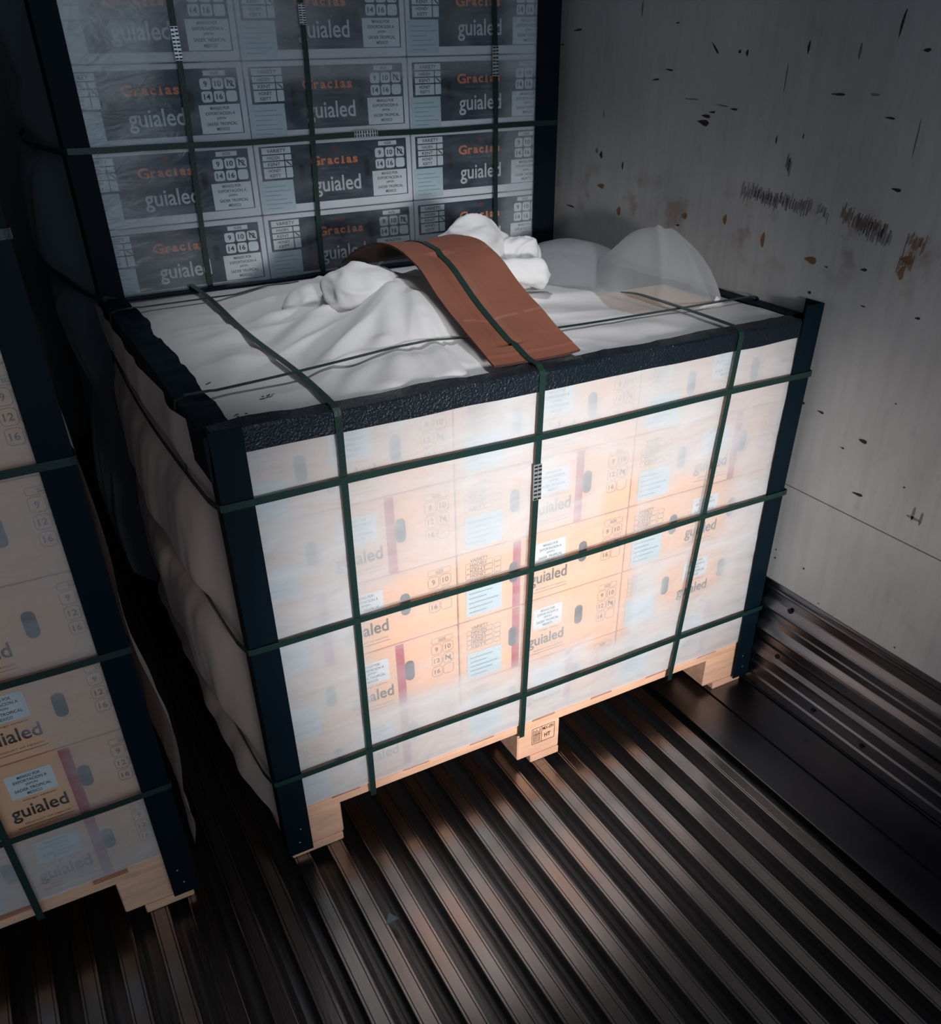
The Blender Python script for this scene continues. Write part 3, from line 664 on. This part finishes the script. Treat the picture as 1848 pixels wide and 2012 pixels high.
def top_sheet():
    r = empty('cover_sheet', (0.6, 0.45, 0.90))
    tag(r, 'crumpled white cover sheet bunched on top of the low middle load', 'cover sheet')
    b = MB(); nx, ny = 230, 175
    mi = []
    for j in range(ny+1):
        for i in range(nx+1):
            x = 0.012+(1.165-0.012)*i/nx; y = 0.012+(0.885-0.012)*j/ny
            b.v.append((x-0.6, y-0.45, 0.8985-0.90+sheet_h(x, y)))
    n = nx+1
    for j in range(ny):
        for i in range(nx):
            b.f.append((j*n+i, j*n+i+1, (j+1)*n+i+1, (j+1)*n+i))
            x = 0.012+1.153*(i+.5)/nx; y = 0.012+0.873*(j+.5)/ny
            b.m.append(1 if (x > 0.915 + 0.02*math.sin(y*20) and y > 0.175) else 0)
    b.build('sheet_top', [MT['sheet'], MT['sheetthin']], r, smooth=True)
    # small printed marks near the front left corner of the sheet
    rq = random.Random(5)
    for cx, cy, cnt, sp in PRINTS:
        pm = MB()
        for _ in range(cnt):
            px, py = cx+rq.uniform(-sp, sp), cy+rq.uniform(-sp*0.5, sp*0.5); w1, w2 = rq.uniform(0.0012,0.003), rq.uniform(0.0008,0.0018)
            q = [(px-w1,py-w2),(px+w1,py-w2),(px+w1,py+w2),(px-w1,py+w2)]
            pm.add([(u-0.6, v-0.45, -0.0015+sheet_h(u, v)+0.0008) for u, v in q], [(0,1,2,3)])
        pm.build('printed_mark', MT['print'], r)
    # bunched knot: folded lobes
    def lump(name, cx, cy, cz, rx, ry, rz, seed, amp, tilt=(0,0,0)):
        m = MB(); nu, nv = 64, 40; R = Matrix.Rotation(tilt[2],3,'Z') @ Matrix.Rotation(tilt[1],3,'Y') @ Matrix.Rotation(tilt[0],3,'X')
        for j in range(nv+1):
            v = math.pi*j/nv
            for i in range(nu):
                u = 2*math.pi*i/nu
                d = Vector((math.sin(v)*math.cos(u), math.sin(v)*math.sin(u), math.cos(v)))
                q = d*1.6 + Vector((seed,0,0))
                k = 1 + amp*0.9*noise.noise(q*0.7) + amp*0.9*(min(0.35, abs(noise.noise(d*1.25+Vector((seed,3,1)))))*-1.5+0.35) + amp*0.10*noise.noise(d*4+Vector((0,seed,0)))
                p = R @ Vector((d.x*rx*k, d.y*ry*k, d.z*rz*k)) + Vector((cx-0.6, cy-0.45, cz-0.90))
                m.v.append(tuple(p))
        for j in range(nv):
            for i in range(nu): m.f.append((j*nu+i, (j+1)*nu+i, (j+1)*nu+(i+1)%nu, j*nu+(i+1)%nu)); m.m.append(0)
        m.build(name, MT['sheet'], r, smooth=True)
    lump('bunched_knot', 0.735, 0.545, 0.985, 0.092, 0.075, 0.068, 5.1, 0.30, (0.2,0.3,0.5))
    lump('bunched_knot', 0.820, 0.500, 0.960, 0.050, 0.040, 0.055, 9.4, 0.32, (0,0.5,0.2))
    lump('bunched_knot', 0.425, 0.440, 0.962, 0.072, 0.080, 0.050, 2.2, 0.28, (0,0.2,-0.5))
    lump('bunched_knot', 0.370, 0.540, 0.930, 0.070, 0.060, 0.034, 14.7, 0.28, (0,0,-0.4))
    # twisted tail ending in a small open roll
    m = MB(); n = 26; A = Vector((0.685,0.46,0.945)); B = Vector((0.830,0.400,0.952)); steps = 40
    ax = (B-A).normalized(); s1 = ax.cross(Vector((0,0,1))).normalized(); s2 = ax.cross(s1)
    for k in range(steps+1):
        t = k/steps; c = A.lerp(B, t) + Vector((0,0,0.012*math.sin(t*3.1)))
        rad = (0.034 - 0.009*t + 0.003*math.sin(t*9)) * (math.sqrt(max(0.0, 1-((t-0.9)/0.105)**2)) if t > 0.9 else 1)
        for i in range(n):
            a = 2*math.pi*i/n + t*2.5
            q = rad*(1 + 0.13*math.sin(a*4+2*noise.noise((t*4,0,0))) + 0.10*noise.noise((math.cos(a)*2, math.sin(a)*2, t*5)))
            m.v.append(tuple(c + s1*q*math.cos(a) + s2*q*math.sin(a) - Vector((0.6,0.45,0.90))))
    for k in range(steps):
        for i in range(n): m.f.append((k*n+i, k*n+(i+1)%n, (k+1)*n+(i+1)%n, (k+1)*n+i)); m.m.append(0)
    base = steps*n; c0 = len(m.v); cen = B + ax*0.006 - Vector((0.6,0.45,0.90))
    m.v.append(tuple(cen))
    for i in range(n): m.f.append((base+i, base+(i+1)%n, c0)); m.m.append(0)
    m.build('twisted_tail', MT['sheet'], r, smooth=True)
    return r
top_sheet()
def curtain(name, x, sgn, y0, y1, z0, z1, bulge, label, mtl, seed, strapz=(), hem=None, ny=110, nz=110):
    b = MB()
    for j in range(nz+1):
        for i in range(ny+1):
            v = j/nz; y = y0+(y1-y0)*i/ny; zl = z0 + (hem(y) if hem else 0); z = zl+(z1-zl)*v
            f = bulge(y, z, v)
            u = y + z*0.35
            f += 0.012*noise.noise((u*6+seed, z*0.9, seed)) + 0.006*noise.noise((u*15, z*1.4, seed+2)) + 0.0012*noise.noise((y*30, z*12, seed))
            f *= sm(0, 0.16, y-y0) if x > -0.1 else 1.0
            for sz in strapz: f *= 1-0.65*math.exp(-((z-sz)/0.035)**2)
            b.v.append((x+sgn*max(0.001, f+0.002), y, z))
    n = ny+1
    for j in range(nz):
        for i in range(ny): b.f.append((j*n+i, j*n+i+1, (j+1)*n+i+1, (j+1)*n+i)); b.m.append(0)
    o = b.build(name, mtl, smooth=True)
    return tag(o, label, 'cover sheet')
curtain('side_sheet', -0.006, -1, 0.026, 0.90, 0.155, 0.90, lambda y,z,v: 0.018+0.030*math.sin(min(1,max(0,v))*math.pi)*math.sin(min(1,y/0.9)*math.pi*0.9+0.15)+0.022*(1-v)**3, 'pinkish white sheet hanging down the left side of the low load', MT['curtain'], 3, (0.79,0.528,0.223), hem=lambda y: -0.075*math.exp(-(y/0.17)**2))
curtain('side_sheet', -0.190, 1, 0.030, 0.60, 0.105, 1.55, lambda y,z,v: 0.004+0.008*math.sin(z*9+1)+0.040*math.exp(-((z-0.38)/0.16)**2)*math.exp(-((y-0.06)/0.30)**2)+0.012*math.exp(-((z-0.16)/0.05)**2), 'grey white sheet down the right side of the left-edge load', MT['curtain'], 12, (), hem=lambda y: 0.05*sm(0,0.25,y))
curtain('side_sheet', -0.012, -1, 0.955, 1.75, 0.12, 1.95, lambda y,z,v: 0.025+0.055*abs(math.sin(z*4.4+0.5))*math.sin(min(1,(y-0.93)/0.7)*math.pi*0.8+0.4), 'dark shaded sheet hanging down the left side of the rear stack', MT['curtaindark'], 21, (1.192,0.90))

# ------------------------------------------------------------------ cardboard strip
def strip():
    b = MB(); n = 90; m = 14; T = 0.004
    def zz(x, y):
        u = (x-0.57)/0.086
        za = (interp(SY, y-0.03)+interp(SY, y)+interp(SY, y+0.03))/3 if y > 0.05 else interp(SY, y)
        return za + 0.0035*math.sin(y*26)*0.25 + 0.0025*noise.noise((x*10, y*12, 3)) + (-0.006*math.exp(-((x-0.545)/0.02)**2) if 0.08 < y < 0.36 else 0) + 0.003*u*u
    for k in range(n+1):
        y = 0.030 + (0.63-0.030)*k/n
        x0 = 0.484 + 0.0015*noise.noise((y*22, 1, 1)) - 0.03*sm(0.38,0.63,y); x1 = 0.658 + 0.001*noise.noise((y*22, 4, 1)) - 0.03*sm(0.38,0.63,y)
        for i in range(m+1):
            x = x0+(x1-x0)*i/m; z = zz(x, y); b.v.append((x, y, z)); 
        for i in range(m+1):
            x = x0+(x1-x0)*i/m; z = zz(x, y); b.v.append((x, y, z-T))
    w = 2*(m+1)
    for k in range(n):
        for i in range(m):
            cr = 2 if k in (19, 48) and abs(noise.noise((i*0.4,k,1))) > 0.16 else 0
            b.f.append((k*w+i, k*w+i+1, (k+1)*w+i+1, (k+1)*w+i)); b.m.append(cr)
            b.f.append((k*w+m+1+i, (k+1)*w+m+1+i, (k+1)*w+m+2+i, k*w+m+2+i)); b.m.append(1)
        b.f.append((k*w, (k+1)*w, (k+1)*w+m+1, k*w+m+1)); b.m.append(1)
        b.f.append((k*w+m, k*w+2*m+1, (k+1)*w+2*m+1, (k+1)*w+m)); b.m.append(1)
    for k in (0, n):
        for i in range(m): b.f.append((k*w+i, k*w+i+1, k*w+m+2+i, k*w+m+1+i)); b.m.append(1)
    o = b.build('cardboard_strip', [MT['board'], MT['boardedge'], MT['fold']], smooth=False)
    tag(o, 'reddish brown cardboard strip arched over the white sheet under a strap', 'cardboard strip')
    return zz
zz = strip()

# ------------------------------------------------------------------ straps
def band(pts, across, width=0.0118, t=0.0011, name='strap', label=None, group=None, extra=None):
    P = [Vector(p) for p in pts]; A = Vector(across).normalized() if not isinstance(across, list) else None
    b = MB(); n = len(P)
    for i, p in enumerate(P):
        d = (P[min(i+1,n-1)] - P[max(i-1,0)]).normalized()
        a = A if A is not None else Vector(across[i])
        a = (a - d*a.dot(d)).normalized(); nn = d.cross(a)
        for u, v in ((-1,-1),(1,-1),(1,1),(-1,1)): b.v.append(tuple(p + a*u*width/2 + nn*v*t/2))
    for i in range(n-1):
        for q in range(4): b.f.append((i*4+q, i*4+(q+1)%4, (i+1)*4+(q+1)%4, (i+1)*4+q)); b.m.append(0)
    b.f += [(0,1,2,3), ((n-1)*4+3,(n-1)*4+2,(n-1)*4+1,(n-1)*4)]; b.m += [0,0]
    o = b.build(name, MT['strap'])
    if label: tag(o, label, 'strap', group)
    return o
def seal(parent, x0, x1, z0, z1, y, vertical=True):
    # crimped metal seal with its dark notches
    b = MB(); b.bbox(x0, x1, y-0.002, y, z0, z1, 0.0006, 0)
    n = 9; L = (z1-z0) if vertical else (x1-x0)
    rnd = random.Random(int(x0*1000))
    for k in range(n):
        for s in (0, 1):
            a = (k+0.15+rnd.uniform(0,0.2))/n; c = a + 0.45/n
            if vertical:
                m0, m1 = (x0+0.001, x0+(x1-x0)*0.45) if s == 0 else (x0+(x1-x0)*0.55, x1-0.001)
                b.box(m0, m1, y-0.0026, y-0.002, z0+L*a, z0+L*c, 1)
            else:
                m0, m1 = (z0+0.001, z0+(z1-z0)*0.45) if s == 0 else (z0+(z1-z0)*0.55, z1-0.001)
                b.box(x0+L*a, x0+L*c, y-0.0026, y-0.002, m0, m1, 1)
    b.build('crimp_seal', [MT['sealm'], MT['sealk']], parent)
GF = 'green straps around the low middle load'
YF = -0.0155
def vert_front(xt, xb, label, over=None):
    pts = [(xb, YF+0.006, 0.098), (xb, YF, 0.104)]
    for k in range(1, 20): z = 0.104+(0.872-0.104)*k/19; pts.append((xb+(xt-xb)*(z-0.1)/0.8, YF - 0.0015*0, z))
    pts += [(xt, YF, 0.900), (xt, YF+0.002, 0.9075), (xt, -0.008, 0.9105)]
    ny = 46
    for k in range(ny+1):
        y = 0.0 + 0.890*k/ny
        if over: z = max(over(xt, y), 0)
        else:
            z = 0.9130
            for dx in (-0.007, 0, 0.007): z = max(z, 0.9015+sheet_h(xt+dx, y)) if xt < 0.9 else (0.9135 if y < 0.30 else max(0.9055, 0.9135-(y-0.30)*0.12))
        pts.append((xt + (0.004 if not over else 0)*math.sin(k*0.2), y, z))
    pts += [(xt, 0.905, 0.911), (xt, 0.9085, 0.905), (xt, 0.9085, 0.70)]
    if not over:
        # strap is taut: replace dips by the upper envelope
        zs = [p[2] for p in pts]; i0 = 23; i1 = len(pts)-4
        for _ in range(60 if xt < 0.9 else 0):
            for i in range(i0+1, i1): 
                q = (zs[i-1]+zs[i+1])/2
                if q > zs[i]: zs[i] = q
        pts = [(p[0], p[1], z) for p, z in zip(pts, zs)]
    return band(pts, (1,0,0), label=label, group=GF)
vert_front(0.187, 0.179, 'green strap running front to back over the left third of the low load')
def over_strip(x, y):
    if y < 0.034: return 0.9155
    if y < 0.63: return zz(x, y) + 0.0018
    return max(0.912, 0.9015+sheet_h(x, y)+0.001, zz(x, 0.63) - (y-0.63)*0.5)
s = vert_front(0.552, 0.529, 'green strap over the brown cardboard strip with a crimped metal seal', over_strip)
seal(s, 0.5385, 0.5555, 0.672, 0.742, YF-0.0006)
vert_front(0.992, 0.937, 'green strap down the right third of the low load near the wall')
def cross_strap(y, label, xr=1.198, flat=None):
    pts = [(-0.0185, y+0.012, 0.30), (-0.0190, y+0.010, 0.50), (-0.0190, y+0.006, 0.70), (-0.0185, y, 0.893), (-0.0150, y, 0.9075), (0.0, y, 0.9125), (0.04, y, 0.9125)]
    n = 60; lo = len(pts)
    for k in range(n+1):
        x = 0.05+(1.15-0.05)*k/n; yy = y + (0.006*math.sin(k/n*3.1))
        z = 0.9115
        if not (0.478 < x < 0.664 and y < 0.62):
            for dy in (-0.006, 0, 0.006): z = max(z, 0.9015+sheet_h(x, yy+dy)) if y < 0.6 or x < 0.40 else 0.9045
        pts.append((x, yy, z))
    zs = [p[2] for p in pts]
    for _ in range(40 if y < 0.6 else 0):
        for i in range(lo+1, len(pts)-1):
            q = (zs[i-1]+zs[i+1])/2
            if q > zs[i]: zs[i] = q
    if y < 0.6:   # passes below the cardboard strip
        for i in range(len(pts)):
            if 0.47 < pts[i][0] < 0.672: zs[i] = min(zs[i], zz(pts[i][0] if 0.49 < pts[i][0] < 0.65 else 0.5, y)-0.008)
    pts = [(p[0], p[1], z) for p, z in zip(pts, zs)]
    pts += [(1.175, y, 0.911), (xr, y, 0.910), (1.2035, y, 0.905), (1.2040, y, 0.60)]
    return band(pts, (0,1,0), width=0.0100, label=label, group=GF)
cross_strap(0.163, 'green strap across the near part of the sheet, passing under the cardboard strip')
cross_strap(0.765, 'green strap across the sheet beside the tall rear stack')
def side_x(y, z): return -0.0185 - 0.012*math.sin(min(1, max(0, (y-0.02)/0.85))*math.pi)
for z, where in ((0.7935,'upper'),(0.5276,'middle'),(0.2228,'lower')):
    pts = [(1.2055, 0.45, z), (1.2055, -0.008, z), (1.2045, -0.0150, z), (1.198, -0.0165, z)]
    for k in range(1, 12): pts.append((1.198 - 1.200*k/12, -0.0175, z + 0.002*math.sin(k*0.8)))
    pts += [(-0.004, -0.0165, z), (-0.0105, -0.0150, z), (-0.0120, -0.008, z)]
    for k in range(1, 25): y = -0.008+0.89*k/24; pts.append((side_x(y, z), y, z))
    band(pts, (0,0,1), label='%s green strap running level around the low middle load' % where, group=GF)
GR = 'green straps around the tall rear stack'
def rear_vert(x0, x1, sz0, sz1, label):
    pts = [(x0+(x1-x0)*k/20, 0.9205-0.0005, 0.60+1.38*k/20) for k in range(21)]
    pts = [(x0 + (x1-x0)*(z-0.92)/0.52 + 0.002*math.sin(z*11), y, z) for _, y, z in pts]
    s = band(pts, (1,0,0), label=label, group=GR)
    xs = x0+(x1-x0)*((sz0+sz1)/2-0.92)/0.52
    seal(s, xs-0.008, xs+0.008, sz0, sz1, 0.9190)
rear_vert(0.235, 0.252, 1.343, 1.402, 'dark strap down the left third of the tall rear stack')
rear_vert(0.513, 0.524, 1.402, 1.440, 'dark strap down the middle of the tall rear stack')
rear_vert(1.003, 0.996, 1.296, 1.358, 'dark strap down the right third of the tall rear stack')
pts = [(1.186, 1.6, 1.190), (1.186, 0.925, 1.190), (1.180, 0.9150, 1.190)] + [(1.18-1.186*k/16, 0.9140, 1.1905+0.0012*math.sin(k)) for k in range(1,16)] + [(-0.006,0.9145,1.193),(-0.0135,0.92,1.193)] + [(-0.020-0.04*math.sin(k/12*3.1), 0.93+0.7*k/12, 1.193) for k in range(13)]
s = band(pts, (0,0,1), label='dark strap running level around the tall rear stack', group=GR)
seal(s, 0.618, 0.677, 1.185, 1.200, 0.9130, False)
pts = [(-0.006,0.9145,0.905),(-0.0135,0.92,0.905)] + [(-0.020-0.045*math.sin(k/12*3.1), 0.93+0.7*k/12, 0.905) for k in range(13)]
band([(0.30,0.9150,0.862)]+[(0.1,0.9146,0.88)]+pts, (0,0,1), label='dark strap low on the shaded left side of the rear stack', group=GR)
GL = 'green straps around the left-edge load'
for z, where in ((0.302,'lowest'),(0.594,'second lowest'),(0.9085,'third lowest'),(1.190,'highest visible')):
    pts = [(-1.39+1.20*k/12, -0.0085, z+0.001*math.sin(k)) for k in range(12)] + [(-0.190, -0.0085, z), (-0.183, -0.0075, z), (-0.1815, -0.001, z)] + [(-0.1815, 0.02, z), (-0.187, 0.05, z), (-0.187, 0.4, z)]
    band(pts, (0,0,1), label='%s green strap running level around the left-edge load' % where, group=GL)
band([(-0.444, -0.0105, 0.11+1.3*k/20) for k in range(21)], (1,0,0), label='green strap running up the face of the left-edge load', group=GL)

# ------------------------------------------------------------------ small things
b = MB(); b.add([(0.100,-0.236,0.0004),(0.128,-0.234,0.0006),(0.116,-0.214,0.0012),(0.100,-0.236,-0.0002),(0.128,-0.234,0.0),(0.116,-0.214,0.0006)], [(0,1,2),(5,4,3),(0,3,4,1),(1,4,5,2),(2,5,3,0)])
tag(b.build('paper_scrap', MT['dim']), 'small grey triangular paper scrap lying on the ribbed floor', 'scrap')
